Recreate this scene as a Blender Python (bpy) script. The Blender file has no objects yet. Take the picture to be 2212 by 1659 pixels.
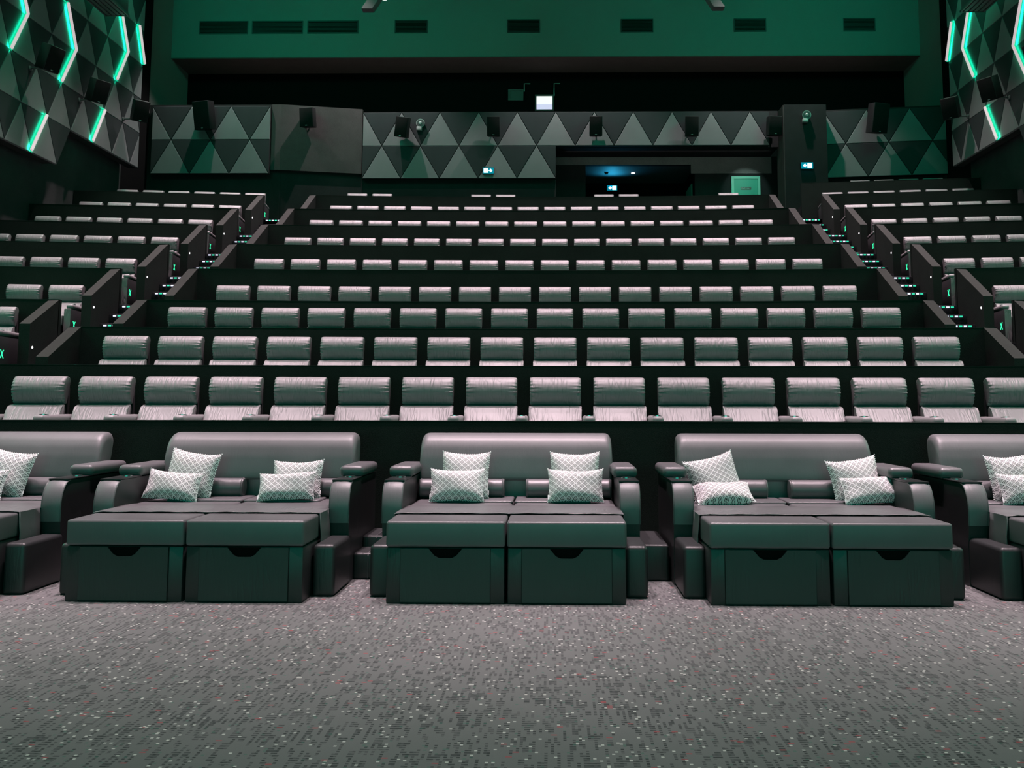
import bpy, bmesh, math, random
from mathutils import Vector, Matrix
random.seed(7)
PI = math.pi
SC = bpy.context.scene
COL = SC.collection

# ------------------------------------------------------------------ camera
W_, H_ = 2212.0, 1659.0
F_, TH, PS, RO, PX, PY = 2079.35, .10682, .01775, .00242, 1160.44, 649.86
F0 = Vector((-math.sin(PS), math.cos(PS), 0)); R0 = Vector((math.cos(PS), math.sin(PS), 0)); UP = Vector((0, 0, 1))
FW = F0 * math.cos(TH) + UP * math.sin(TH); U0 = -F0 * math.sin(TH) + UP * math.cos(TH)
RT = R0 * math.cos(RO) + U0 * math.sin(RO); UU = -R0 * math.sin(RO) + U0 * math.cos(RO)
cam = bpy.data.cameras.new('camera'); camo = bpy.data.objects.new('camera', cam); COL.objects.link(camo)
cam.sensor_width = 36; cam.lens = F_ / W_ * 36
cam.shift_x = (W_ / 2 - PX) / W_; cam.shift_y = (PY - H_ / 2) / W_
cam.clip_end = 200
M = Matrix.Identity(4)
for i, v in enumerate((RT, UU, -FW)):
    for j in range(3): M[j][i] = v[j]
M.translation = (.337, 0, 1.3503)
camo.matrix_world = M
SC.camera = camo

# ------------------------------------------------------------------ world, exposure, big lights
SC.view_settings.view_transform = 'Standard'; SC.view_settings.look = 'None'
SC.view_settings.gamma = 1; SC.view_settings.use_curve_mapping = False
SC.view_settings.exposure = 0.0
try:
    SC.cycles.use_denoising = True
    SC.cycles.max_bounces = 5; SC.cycles.diffuse_bounces = 3; SC.cycles.glossy_bounces = 2
    SC.cycles.sample_clamp_indirect = 3
    SC.cycles.caustics_reflective = False; SC.cycles.caustics_refractive = False
except Exception: pass
wd = bpy.data.worlds.new('world'); SC.world = wd; wd.use_nodes = True
wd.node_tree.nodes['Background'].inputs[0].default_value = (.5, 1, .85, 1)
wd.node_tree.nodes['Background'].inputs[1].default_value = .004

PINK = (1, .73, .81); GREEN = (.02, 1, .52); TEAL = (.03, .85, .62); COOL = (.82, 1, .93)
def area(name, loc, tgt, sx, sy, w, col, spread=180):
    l = bpy.data.lights.new(name, 'AREA'); l.shape = 'RECTANGLE'; l.size = sx; l.size_y = sy
    l.energy = w; l.color = col; l.spread = math.radians(spread)
    o = bpy.data.objects.new(name, l); COL.objects.link(o); o.location = loc
    o.rotation_euler = (Vector(tgt) - Vector(loc)).to_track_quat('-Z', 'Y').to_euler()
    return o
def spot(name, loc, tgt, w, col, ang=100, blend=.6, rad=.12):
    l = bpy.data.lights.new(name, 'SPOT'); l.energy = w; l.color = col; l.spot_size = math.radians(ang)
    l.spot_blend = blend; l.shadow_soft_size = rad
    o = bpy.data.objects.new(name, l); COL.objects.link(o); o.location = loc
    o.rotation_euler = (Vector(tgt) - Vector(loc)).to_track_quat('-Z', 'Y').to_euler()
    return o
CEIL = 15.0
KEY = 3.2
# house lights over the seats (each with a recessed fixture further down)
HOUSE = []
for yy, ww, an in ((8.1, 1900, 36), (10.9, 1700, 36), (13.7, 1500, 40), (16.5, 1300, 44), (19.3, 1200, 50), (22.1, 1050, 56), (24.9, 950, 62)):
    for xx in (-9.0, -5.4, -1.8, 1.8, 5.4, 9.0):
        HOUSE.append((xx, yy)); spot('house_light', (xx, yy, CEIL - .12), (xx, yy, 0), ww * KEY, PINK, an, 1, .1)
# lights close to the rear wall
REARL = [(-9.6, 27.9), (-5.4, 27.9), (1.0, 27.9), (7.2, 27.9)]
for xx, yy in REARL:
    spot('rear_light', (xx, yy, 14.2), (xx, 28.6, 7), 1250, (1, .86, .9), 84, .6, .05)
# stage-side lights reaching the carpet
for xx in (-6, -2, 2, 6):
    HOUSE.append((xx, 6.2)); spot('stage_light', (xx, 6.2, CEIL - .12), (xx, 6.2, 0), 3600, (1, .86, .90), 38, 1, .15)
area('soffit_fill', (0, 30.2, 10.55), (0, 31.2, 12.6), 22, .3, 12, (1, .8, .75))  # added fill that brightens the soffit, no such lamp in the hall
# green area lights standing in for unseen strips on both side walls
for s in (-1, 1):
    area('green_wash', (s * 11.6, 9.0, 6.5), (0, 9.5, 1.0), 9, 3, 300, GREEN)
    area('green_wash', (s * 10.6, 22.0, 14.2), (s * 2, 30.5, 12.8), 5, .8, 190, (0, 1, .58), 150)
    area('green_wash', (s * 10.3, 22.5, 14.7), (s * 11.9, 22.0, 10.0), 7, .4, 110, (0, 1, .5), 90)
area('green_front_fill', (0, -4.5, 2.2), (0, 9, 2.0), 16, 3, 105, (.0, 1, .70), 100)  # added green fill from behind the camera for the front faces

# ------------------------------------------------------------------ materials
def mat(name, base=(.5, .5, .5), rough=.6, spec=.5, emit=None, es=0, metal=0):
    m = bpy.data.materials.new(name); m.use_nodes = True
    b = m.node_tree.nodes['Principled BSDF']
    b.inputs['Base Color'].default_value = (*base, 1); b.inputs['Roughness'].default_value = rough
    b.inputs['Specular IOR Level'].default_value = spec; b.inputs['Metallic'].default_value = metal
    if emit: b.inputs['Emission Color'].default_value = (*emit, 1); b.inputs['Emission Strength'].default_value = es
    return m
class NT:
    def __init__(s, m): s.t = m.node_tree; s.b = m.node_tree.nodes['Principled BSDF']
    def n(s, ty, **kw):
        nd = s.t.nodes.new(ty)
        for k, v in kw.items(): setattr(nd, k, v)
        return nd
    def l(s, a, b): s.t.links.new(a, b)
    def math(s, op, a, b=None, c=None):
        nd = s.n('ShaderNodeMath', operation=op)
        for i, v in enumerate((a, b, c)):
            if v is None: continue
            if isinstance(v, (int, float)): nd.inputs[i].default_value = v
            else: s.l(v, nd.inputs[i])
        return nd.outputs[0]
    def mix(s, f, a, b):
        nd = s.n('ShaderNodeMix', data_type='RGBA')
        if isinstance(f, (int, float)): nd.inputs[0].default_value = f
        else: s.l(f, nd.inputs[0])
        for i, v in ((6, a), (7, b)):
            if isinstance(v, tuple): nd.inputs[i].default_value = (*v, 1)
            else: s.l(v, nd.inputs[i])
        return nd.outputs[2]
    def noise(s, vec, scale, detail=2, dim='3D'):
        nd = s.n('ShaderNodeTexNoise', noise_dimensions=dim); nd.inputs['Scale'].default_value = scale; nd.inputs['Detail'].default_value = detail
        if vec is not None: s.l(vec, nd.inputs['Vector'])
        return nd.outputs[0]
    def bump(s, h, strength, dist):
        nd = s.n('ShaderNodeBump'); nd.inputs['Strength'].default_value = strength; nd.inputs['Distance'].default_value = dist
        s.l(h, nd.inputs['Height']); s.l(nd.outputs[0], s.b.inputs['Normal'])
def fabric(name, base, var=.35, scale=220, rough=.95, grain=.4):
    m = mat(name, base, rough, .15); k = NT(m)
    tc = k.n('ShaderNodeTexCoord').outputs['Object']
    a = k.noise(tc, scale, 1); b = k.noise(tc, 3, 3)
    f = k.math('MULTIPLY', k.math('ADD', k.math('MULTIPLY', a, .7), k.math('MULTIPLY', b, .3)), 1)
    lo = tuple(c * (1 - var) for c in base); hi = tuple(c * (1 + var) for c in base)
    k.l(k.mix(k.math('MULTIPLY_ADD', f, 2.2, -.6), lo, hi), k.b.inputs['Base Color'])
    k.bump(a, grain, .004)
    return m
def leather(name, base, rough=.42, wrinkle=0, spec=.5):
    m = mat(name, base, rough, spec); k = NT(m)
    tc = k.n('ShaderNodeTexCoord').outputs['Object']
    g = k.noise(tc, 260, 2)
    h = k.math('MULTIPLY', g, .06)
    if wrinkle:
        oi = k.n('ShaderNodeObjectInfo').outputs['Random']
        mp = k.n('ShaderNodeMapping'); k.l(tc, mp.inputs[0]); mp.inputs['Scale'].default_value = (15, 2.6, 2.6); mp.inputs['Rotation'].default_value = (0, math.radians(14), 0)
        cb = k.n('ShaderNodeCombineXYZ'); k.l(k.math('MULTIPLY', oi, 60), cb.inputs[0]); k.l(k.math('MULTIPLY', oi, 37), cb.inputs[2]); k.l(cb.outputs[0], mp.inputs['Location'])
        n1 = k.noise(mp.outputs[0], 1.6, 1.5)
        r = k.math('ABSOLUTE', k.math('SUBTRACT', n1, .5))
        r = k.math('POWER', k.math('MINIMUM', k.math('MULTIPLY', r, 7), 1), .7)
        n2 = k.noise(tc, 3.5, 1)
        amt = k.math('MULTIPLY', k.math('SUBTRACT', n2, .35), 2.2)
        amt.node.use_clamp = True
        h = k.math('ADD', h, k.math('MULTIPLY', k.math('MULTIPLY', r, amt), wrinkle))
    v = k.noise(tc, 5, 3)
    k.l(k.mix(v, tuple(c * .86 for c in base), tuple(c * 1.14 for c in base)), k.b.inputs['Base Color'])
    k.bump(h, .6, .012)
    return m
M_SEAT = leather('recliner_leather', (.23, .225, .23), .48, 1.0)
M_SEATD = leather('recliner_dark_leather', (.045, .045, .048), .45)
M_BED = leather('daybed_leather', (.115, .112, .118), .38, .12)
M_BEDB = leather('daybed_back_leather', (.135, .134, .140), .45, .1)
M_BOX = leather('base_leather', (.028, .030, .031), .42, .2)
M_MAT = leather('leather_sheet', (.13, .13, .135), .38, .5)
M_BLACK = mat('black_plastic', (.012, .012, .013), .35)
M_SPK = mat('speaker_cabinet', (.010, .010, .011), .55)
M_GRIL = fabric('speaker_grille', (.012, .012, .012), .3, 300)
M_CHROME = mat('chrome', (.6, .6, .62), .2, .5, metal=1)
M_SEAM = mat('seam_thread', (.006, .006, .006), .8)
M_WHITE = mat('white_thread', (.82, .80, .81), .8)
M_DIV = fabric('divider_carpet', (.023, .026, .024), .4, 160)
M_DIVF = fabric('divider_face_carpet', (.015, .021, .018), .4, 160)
M_TOPLIT = fabric('divider_top_lit', (.033, .036, .033), .25, 160)  # light falling on the divider tops put into a lighter colour
M_WALL = fabric('wall_fabric', (.028, .028, .029), .35, 120)
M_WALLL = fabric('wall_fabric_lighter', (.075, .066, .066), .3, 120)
M_VOID = mat('matte_black', (.004, .004, .004), 1, .1)
M_GREENW = fabric('bulkhead_plaster', (.21, .21, .20), .05, 40, .9, .05)
M_SOFF = fabric('soffit_fabric', (.16, .13, .125), .2, 90)
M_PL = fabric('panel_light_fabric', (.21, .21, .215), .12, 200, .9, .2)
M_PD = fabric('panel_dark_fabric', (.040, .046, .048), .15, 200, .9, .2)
M_BACK = mat('panel_backing', (.008, .008, .008), .9)
M_CEIL = mat('ceiling_black', (.012, .012, .012), .9)
M_TUBE = mat('light_tube', (.4, .35, .37), .5, .2, (.60, .47, .50), 1.0)
M_HALO = mat('light_halo', (.02, .3, .2), .5, .2, (.0, .55, .28), 1.0)  # bloom around the tubes put in as an emissive green
M_LENS = mat('lamp_lens', (.9, .9, .9), .5, .2, (1, .85, .88), 6)
M_STEP = fabric('stair_carpet', (.030, .030, .034), .7, 70)
M_LEDW = mat('led_white', (.5, .5, .5), .5, .2, (.72, .74, .95), 1.3)
M_LEDG = mat('led_green', (.1, .5, .3), .5, .2, (.03, .70, .42), 1.0)
M_X = mat('glowing_letter', (.0, .4, .2), .5, .2, (.04, 1, .42), 1.5)
M_DOT = mat('step_lamp', (.8, .8, .8), .5, .2, (1, .95, 1), 5)
M_SIGN = mat('exit_sign_blue', (.0, .2, .25), .4, .3, (0, .16, .24), 1.0)
M_SIGNW = mat('exit_sign_white', (.7, .9, .9), .4, .3, (.72, 1, 1), 2.2)
M_SIGND = mat('exit_sign_dark', (.05, .15, .15), .4, .3, (.25, .45, .45), 1.0)
M_BOOTH = mat('booth_glow', (.9, .9, .9), .5, .2, (.92, .92, .90), 1.0)
M_BOOTHL = mat('booth_glow_lavender', (.7, .7, .8), .5, .2, (.60, .56, .80), 1.0)
M_DOOR = mat('door_green_lit', (.03, .42, .28), .5)  # green light on the door put into its base colour
M_DOORF = mat('door_frame_green_lit', (.22, .66, .50), .5)  # same green light put into the colour of the frame
M_METAL = mat('painted_metal', (.10, .11, .11), .4)
M_VENT = mat('vent_slat', (.030, .034, .032), .5)
M_CAP = mat('siren_plastic', (.45, .5, .48), .4)
M_SIDE = fabric('wall_side_fabric', (.050, .054, .054), .35, 120)

def carpet():
    m = mat('carpet', (.2, .2, .2), .95, .1); k = NT(m)
    g = k.n('ShaderNodeNewGeometry').outputs['Position']
    sp = k.n('ShaderNodeSeparateXYZ'); k.l(g, sp.inputs[0])
    C = 1 / .0125
    cx = k.math('FLOOR', k.math('MULTIPLY', sp.outputs[0], C)); cyf = k.math('MULTIPLY', sp.outputs[1], C)
    cy = k.math('FLOOR', cyf)
    def wn(a, b, z=0):
        cb = k.n('ShaderNodeCombineXYZ'); k.l(a, cb.inputs[0]); k.l(b, cb.inputs[1]); cb.inputs[2].default_value = z
        n = k.n('ShaderNodeTexWhiteNoise', noise_dimensions='3D'); k.l(cb.outputs[0], n.inputs[0]); return n.outputs[0]
    big = k.noise(g, 1.3, 2); med = k.noise(g, 260, 2)
    base = k.mix(big, (.150, .158, .152), (.205, .200, .203))
    base = k.mix(k.math('MULTIPLY', med, .5), base, (.10, .10, .10))
    # dark dashes, one cell wide and a few cells long
    ph = k.math('MULTIPLY', wn(cx, cx, 3), 7)
    dash = wn(cx, k.math('FLOOR', k.math('ADD', k.math('MULTIPLY', cy, 1 / 5), ph)), 1)
    gap = k.math('LESS_THAN', k.math('FRACT', k.math('MULTIPLY', cyf, .5)), .62)
    dk = k.math('MULTIPLY', k.math('GREATER_THAN', dash, .66), gap)
    dk = k.math('MULTIPLY', dk, k.math('MULTIPLY_ADD', wn(cx, cy, 9), .4, .45))
    base = k.mix(dk, base, (.030, .036, .036))
    gr = k.math('MULTIPLY', k.math('GREATER_THAN', wn(cx, cy, 8), .985), .5)
    base = k.mix(gr, base, (.05, .16, .12))
    rd = k.math('MULTIPLY', k.math('GREATER_THAN', wn(k.math('FLOOR', k.math('MULTIPLY', cx, .5)), cy, 5), .993), .6)
    base = k.mix(rd, base, (.42, .07, .08))
    wh = k.math('GREATER_THAN', wn(cx, cy, 6), .982)
    base = k.mix(wh, base, (.52, .52, .48))
    k.l(base, k.b.inputs['Base Color']); k.bump(med, .5, .004)
    return m
M_CARPET = carpet()

def pillow_mat():
    m = mat('spiral_print', (.8, .8, .8), .9, .1); k = NT(m)
    tc = k.n('ShaderNodeTexCoord').outputs['Object']
    sp = k.n('ShaderNodeSeparateXYZ'); k.l(tc, sp.inputs[0])
    S = 1 / .052
    a = k.math('MULTIPLY', k.math('ADD', sp.outputs[0], k.math('MULTIPLY', sp.outputs[1], 1.12)), S)
    b = k.math('MULTIPLY', k.math('SUBTRACT', sp.outputs[0], k.math('MULTIPLY', sp.outputs[1], 1.12)), S)
    u = k.math('MULTIPLY_ADD', k.math('FRACT', a), 2, -1); v = k.math('MULTIPLY_ADD', k.math('FRACT', b), 2, -1)
    d = k.math('MAXIMUM', k.math('ABSOLUTE', u), k.math('ABSOLUTE', v))
    th = k.math('MULTIPLY', k.math('ARCTAN2', v, u), 1 / (2 * PI))
    t = k.math('FRACT', k.math('ADD', k.math('MULTIPLY', d, 2.3), th))
    dark = k.math('MULTIPLY', k.math('LESS_THAN', t, .5), k.math('LESS_THAN', d, .84))
    k.l(k.mix(dark, (.86, .84, .85), (.035, .035, .038)), k.b.inputs['Base Color'])
    k.bump(k.noise(tc, 400, 1), .3, .002)
    return m
M_PILLOW = pillow_mat()

# ------------------------------------------------------------------ mesh helpers
class MB:
    def __init__(s): s.v = []; s.f = []; s.m = []
    def add(s, v, f, mi=0, fn=None):
        o = len(s.v)
        s.v += [tuple(fn(Vector(p))) if fn else tuple(p) for p in v]
        s.f += [tuple(i + o for i in q) for q in f]; s.m += [mi] * len(f); return s
    def box(s, x0, x1, y0, y1, z0, z1, mi=0, fn=None):
        v = [(x, y, z) for z in (z0, z1) for y in (y0, y1) for x in (x0, x1)]
        return s.add(v, [(0, 2, 3, 1), (4, 5, 7, 6), (0, 1, 5, 4), (2, 6, 7, 3), (0, 4, 6, 2), (1, 3, 7, 5)], mi, fn)
    def rbox(s, x0, x1, y0, y1, z0, z1, r=.02, seg=3, mi=0, fn=None, cuts=0):
        bm = bmesh.new(); bmesh.ops.create_cube(bm, size=1)
        for v in bm.verts:
            v.co = Vector(((x0 + x1) / 2 + v.co.x * (x1 - x0), (y0 + y1) / 2 + v.co.y * (y1 - y0), (z0 + z1) / 2 + v.co.z * (z1 - z0)))
        bmesh.ops.bevel(bm, geom=bm.edges[:], offset=r, segments=seg, profile=.5, affect='EDGES', clamp_overlap=True)
        if cuts: bmesh.ops.subdivide_edges(bm, edges=[e for e in bm.edges if e.calc_length() > (x1 - x0) * .3], cuts=cuts, use_grid_fill=True)
        bm.verts.index_update()
        s.add([v.co.copy() for v in bm.verts], [[v.index for v in f.verts] for f in bm.faces], mi, fn); bm.free(); return s
    def prism(s, poly, axis, a0, a1, mi=0, fn=None):
        n = len(poly)
        def P(p, a): return (a, p[0], p[1]) if axis == 'x' else ((p[0], a, p[1]) if axis == 'y' else (p[0], p[1], a))
        v = [P(p, a0) for p in poly] + [P(p, a1) for p in poly]
        f = [tuple(range(n)), tuple(range(2 * n - 1, n - 1, -1))] + [(i, n + i, n + (i + 1) % n, (i + 1) % n) for i in range(n)]
        return s.add(v, f, mi, fn)
    def cyl(s, c, d, r, h, n=16, mi=0, r2=None, fn=None):
        d = Vector(d).normalized(); q = d.to_track_quat('Z', 'Y'); c = Vector(c); r2 = r if r2 is None else r2
        v = [c + q @ Vector((r * math.cos(2 * PI * i / n), r * math.sin(2 * PI * i / n), 0)) for i in range(n)] + \
            [c + q @ Vector((r2 * math.cos(2 * PI * i / n), r2 * math.sin(2 * PI * i / n), h)) for i in range(n)]
        f = [tuple(range(n - 1, -1, -1)), tuple(range(n, 2 * n))] + [(i, (i + 1) % n, n + (i + 1) % n, n + i) for i in range(n)]
        return s.add(v, f, mi, fn)
    def tube(s, pts, r, n=8, mi=0, side=Vector((0, 0, 1))):
        pts = [Vector(p) for p in pts]; rings = []
        for i, p in enumerate(pts):
            t = ((pts[min(i + 1, len(pts) - 1)] - p).normalized() + (p - pts[max(i - 1, 0)]).normalized()).normalized()
            a = t.cross(side);
            if a.length < .1: a = t.cross(Vector((1, 0, 0)))
            a.normalize(); b = t.cross(a)
            rings.append([p + (a * math.cos(2 * PI * j / n) + b * math.sin(2 * PI * j / n)) * r for j in range(n)])
        v = [q for rg in rings for q in rg]; f = []
        for i in range(len(pts) - 1):
            for j in range(n): f.append((i * n + j, i * n + (j + 1) % n, (i + 1) * n + (j + 1) % n, (i + 1) * n + j))
        f += [tuple(range(n - 1, -1, -1)), tuple(range((len(pts) - 1) * n, len(pts) * n))]
        return s.add(v, f, mi)
    def loft(s, prof, x0, x1, nx, er=.04, ripple=0, mi=0, fn=None):
        """closed (y,z) profile swept along x; the ends are drawn in so the pad reads as stuffed"""
        cy = sum(p[0] for p in prof) / len(prof); cz = sum(p[1] for p in prof) / len(prof); n = len(prof)
        w = x1 - x0; v = []; f = []
        for i in range(nx + 1):
            u = i / nx; x = x0 + w * (.5 - .5 * math.cos(PI * u)); e = min(x - x0, x1 - x)
            k = 1 if e > er else math.sqrt(max(0, 1 - ((er - e) / er) ** 2))
            kk = .62 + .38 * k
            for j, (y, z) in enumerate(prof):
                rp = ripple * (math.sin(z * 170) + .6 * math.sin(z * 290 + 1)) * (1 if x < (x0 + x1) / 2 else -.9) * max(0, 1 - e / (er * 3.2)) * (1 if (i not in (0, nx)) else .4)
                v.append((x + (rp * .8 if x < (x0 + x1) / 2 else -rp * .8), cy + (y - cy) * kk + rp, cz + (z - cz) * (.93 + .07 * k)))
        for i in range(nx):
            for j in range(n): f.append((i * n + j, (i + 1) * n + j, (i + 1) * n + (j + 1) % n, i * n + (j + 1) % n))
        f += [tuple(range(n)), tuple(range((nx + 1) * n - 1, nx * n - 1, -1))]
        return s.add(v, f, mi, fn)
    def mesh(s, name, mats, smooth=30):
        me = bpy.data.meshes.new(name); me.from_pydata(s.v, [], s.f)
        bm = bmesh.new(); bm.from_mesh(me); bmesh.ops.recalc_face_normals(bm, faces=bm.faces[:]); bm.to_mesh(me); bm.free()
        for m in (mats if isinstance(mats, (list, tuple)) else [mats]): me.materials.append(m)
        if isinstance(mats, (list, tuple)) and len(mats) > 1:
            me.polygons.foreach_set('material_index', s.m)
        if smooth:
            me.shade_smooth(); me.set_sharp_from_angle(angle=math.radians(smooth))
        return me
def link(name, data, parent=None, loc=(0, 0, 0), rot=(0, 0, 0)):
    o = bpy.data.objects.new(name, data); COL.objects.link(o)
    o.location = loc; o.rotation_euler = rot
    if parent: o.parent = parent
    return o
def part(name, mb, mats, parent, label=None, smooth=30, loc=(0, 0, 0), rot=(0, 0, 0)):
    o = link(name, mb.mesh(name, mats, smooth), parent, loc, rot)
    if label: o['label'] = label
    return o
def thing(name, label, cat, loc=(0, 0, 0), rz=0, group=None, rot=None):
    o = bpy.data.objects.new(name, None); COL.objects.link(o); o.empty_display_size = .1
    o.location = loc; o.rotation_euler = rot or (0, 0, rz); tag(o, label, cat, group); return o
def tag(o, label, cat, group=None):
    o['label'] = label; o['category'] = cat
    if group: o['group'] = group
    return o
def struct(name, mb, mats, smooth=0, label=None):
    o = link(name, mb.mesh(name, mats, smooth)); o['kind'] = 'structure'
    if label: o['label'] = label
    return o
KIDS = {}
def copy_thing(root, loc, rz=0, label=None, group=None, skip=()):
    r = root.copy(); COL.objects.link(r); r.location = loc; r.rotation_euler = (0, 0, rz)
    if label: r['label'] = label
    if group: r['group'] = group
    for ch in root.children:
        if ch.name.split('.')[0] in skip: continue
        c = ch.copy(); COL.objects.link(c); c.parent = r
        for g in ch.children:
            if g.name.split('.')[0] in skip: continue
            d = g.copy(); COL.objects.link(d); d.parent = c
    return r
ORD = ['first', 'second', 'third', 'fourth', 'fifth', 'sixth', 'seventh', 'eighth', 'ninth', 'tenth', 'eleventh', 'twelfth', 'thirteenth', 'fourteenth', 'fifteenth', 'sixteenth']

# ------------------------------------------------------------------ hall levels
P1, R3, R4, RD = .545, .584, .779, 2.043
def zr(k): return min(k - 1, 3) * R3 + max(k - 4, 0) * R4
def PZ(k): return P1 + zr(k) if k > 0 else 0.0
def YD(k): return 8.866 + (k - 1) * RD                 # divider, middle of the hall
def YE(k): return YD(k) - .25                          # divider where it reaches an aisle
def DT(k): return 1.191 + zr(k)                        # divider top
AX0, AX1, SX = 6.14, 7.36, 12.16                       # aisle edges, side wall
def ycurve(x): return .02 - .27 * (x / 6.1) ** 2
SL = .128                                              # side blocks swing towards the screen

# floor
b = MB(); b.box(-13, 13, -6, 8.9, -.2, 0); struct('floor', b, M_CARPET)
# platforms
for k in range(1, 10):
    b = MB(); xs = [AX0 * (i / 12 * 2 - 1) for i in range(13)]
    yend = (lambda x: YD(k + 1) + ycurve(x) + .06) if k < 9 else (lambda x: 30.5)
    poly = [(x, YD(k) + ycurve(x) + .06) for x in xs] + [(x, yend(x)) for x in reversed(xs)]
    b.prism(poly, 'z', 0 if k == 1 else PZ(k - 1) - .1, PZ(k)); struct('floor_platform', b, M_STEP)
for s in (-1, 1):
    for k in range(2, 11 if s > 0 else 10):
        last = k == (10 if s > 0 else 9)
        yb = (29.4, 29.4) if last else (YE(k + 1) + .05, YE(k + 1) - SL * 4.8 + .05)
        poly = [(s * AX1, YE(k) + .06), (s * SX, YE(k) - SL * 4.8 + .06), (s * SX, yb[1]), (s * AX1, yb[0])]
        b = MB(); b.prism(poly, 'z', PZ(k - 1) - .3, PZ(k)); struct('floor_platform', b, M_STEP)
b = MB()
b.box(AX0, AX1, YE(9), 30.5, PZ(8), PZ(9) - .002); b.box(-AX1, -AX0, YE(9), 30.5, PZ(8), PZ(9) - .002)
struct('floor_rear', b, M_STEP)
b = MB(); b.box(.2, 6, 30.5, 34, 5.9, PZ(9)); struct('floor_corridor', b, M_STEP)

# ------------------------------------------------------------------ stairs with lit nosings
def stair(s, k):
    n = 3 if k <= 4 else 4; rise = (PZ(k) - PZ(k - 1)) / n; tr = .34
    side = 'left' if s < 0 else 'right'
    t = thing('stair_flight', f'dark carpeted stair flight with lit nosings in the {side} aisle, {ORD[k-1]} from the front', 'stairs', (s * (AX0 + AX1) / 2, YE(k), PZ(k - 1)), 0, f'stair flights of the {side} aisle')
    hw = (AX1 - AX0) / 2
    for j in range(n):
        z = PZ(k) - PZ(k - 1) - j * rise; y0 = -j * tr
        y1 = y0 + (tr if j else (RD - tr * 3))
        b = MB(); b.rbox(-hw, hw, y0, y1, max(z - rise, 0) - (0 if j < n - 1 else 0), z, .012, 2)
        st = part('step', b, M_STEP, t)
        b = MB(); m = 14
        for i in range(m):
            x0 = -hw + .06 + i * (2 * hw - .12) / m; b.box(x0 + .014, x0 + (2 * hw - .12) / m - .014, y0 - .014, y0 + .004, z - .045, z - .02, i % 2)
        part('nosing_light', b, [M_LEDW, M_LEDG], st, 'strip of white and green lights', 0)
for k in range(1, 10):
    for s in (-1, 1): stair(s, k)

# ------------------------------------------------------------------ row dividers with sloping end wings
def ribbon(b, pts, th, z0, z1):
    poly = [(x, y) for x, y in pts] + [(x, y + th) for x, y in reversed(pts)]
    b.prism(poly, 'z', z0, z1)
def wing(s, k, x0, x1, parent, dot):
    L, dr = (1.0, .60) if k >= 5 else (.78, .44)
    top, zb = DT(k), PZ(k - 1)
    b = MB(); b.prism([(YE(k) + .02, top + .002), (YE(k) - L, top - dr), (YE(k) - L, zb), (YE(k) + .02, zb)], 'x', x0, x1)
    w = part('end_wing', b, M_DIV, parent, None, 0)
    cb = MB(); cb.prism([(YE(k) + .02, top + .002), (YE(k) + .02, top + .008), (YE(k) - L, top - dr + .006), (YE(k) - L, top - dr)], 'x', x0, x1); part('lit_top', cb, M_TOPLIT, w, 'top coloured lighter as lit from above', 0)
    if dot:
        xf = -s * .004
        b = MB(); b.cyl((s * AX1 - s * .006, YE(k) - L + .09, top - .78), (s, 0, 0), .017, .012, 12)
        part('step_lamp', b, M_DOT, w, 'small round white lamp', 0)
for k in range(1, 10):
    t = thing('row_divider', f'dark carpeted divider in front of the {ORD[k-1]} recliner row of the middle block', 'divider', (0, 0, 0), 0, 'dividers of the middle block')
    b = MB(); xs = [AX0 * (i / 16 * 2 - 1) for i in range(17)]
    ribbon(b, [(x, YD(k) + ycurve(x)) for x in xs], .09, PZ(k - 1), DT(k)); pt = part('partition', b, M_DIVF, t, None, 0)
    b = MB(); ribbon(b, [(x, YD(k) + ycurve(x) - .003) for x in xs], .096, DT(k), DT(k) + .006); part('lit_top', b, M_TOPLIT, pt, 'top coloured lighter as lit from above', 0)
    if k >= 2:
        for s in (-1, 1): wing(s, k, s * AX0, s * (AX0 - .16), t, False)
for s in (-1, 1):
    side = 'left' if s < 0 else 'right'
    for k in range(3, 11 if s > 0 else 10):
        t = thing('row_divider', f'dark carpeted divider of the {side} block, {ORD[k-3]} from the front', 'divider', (0, 0, 0), 0, f'dividers of the {side} block')
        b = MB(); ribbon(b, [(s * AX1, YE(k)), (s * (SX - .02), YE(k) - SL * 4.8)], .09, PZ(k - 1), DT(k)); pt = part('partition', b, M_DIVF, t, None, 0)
        b = MB(); ribbon(b, [(s * AX1, YE(k) - .003), (s * (SX - .02), YE(k) - SL * 4.8 - .003)], .096, DT(k), DT(k) + .006); part('lit_top', b, M_TOPLIT, pt, 'top coloured lighter as lit from above', 0)
        if k < 10: wing(s, k, s * AX1, s * (AX1 + .16), t, True)

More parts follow.
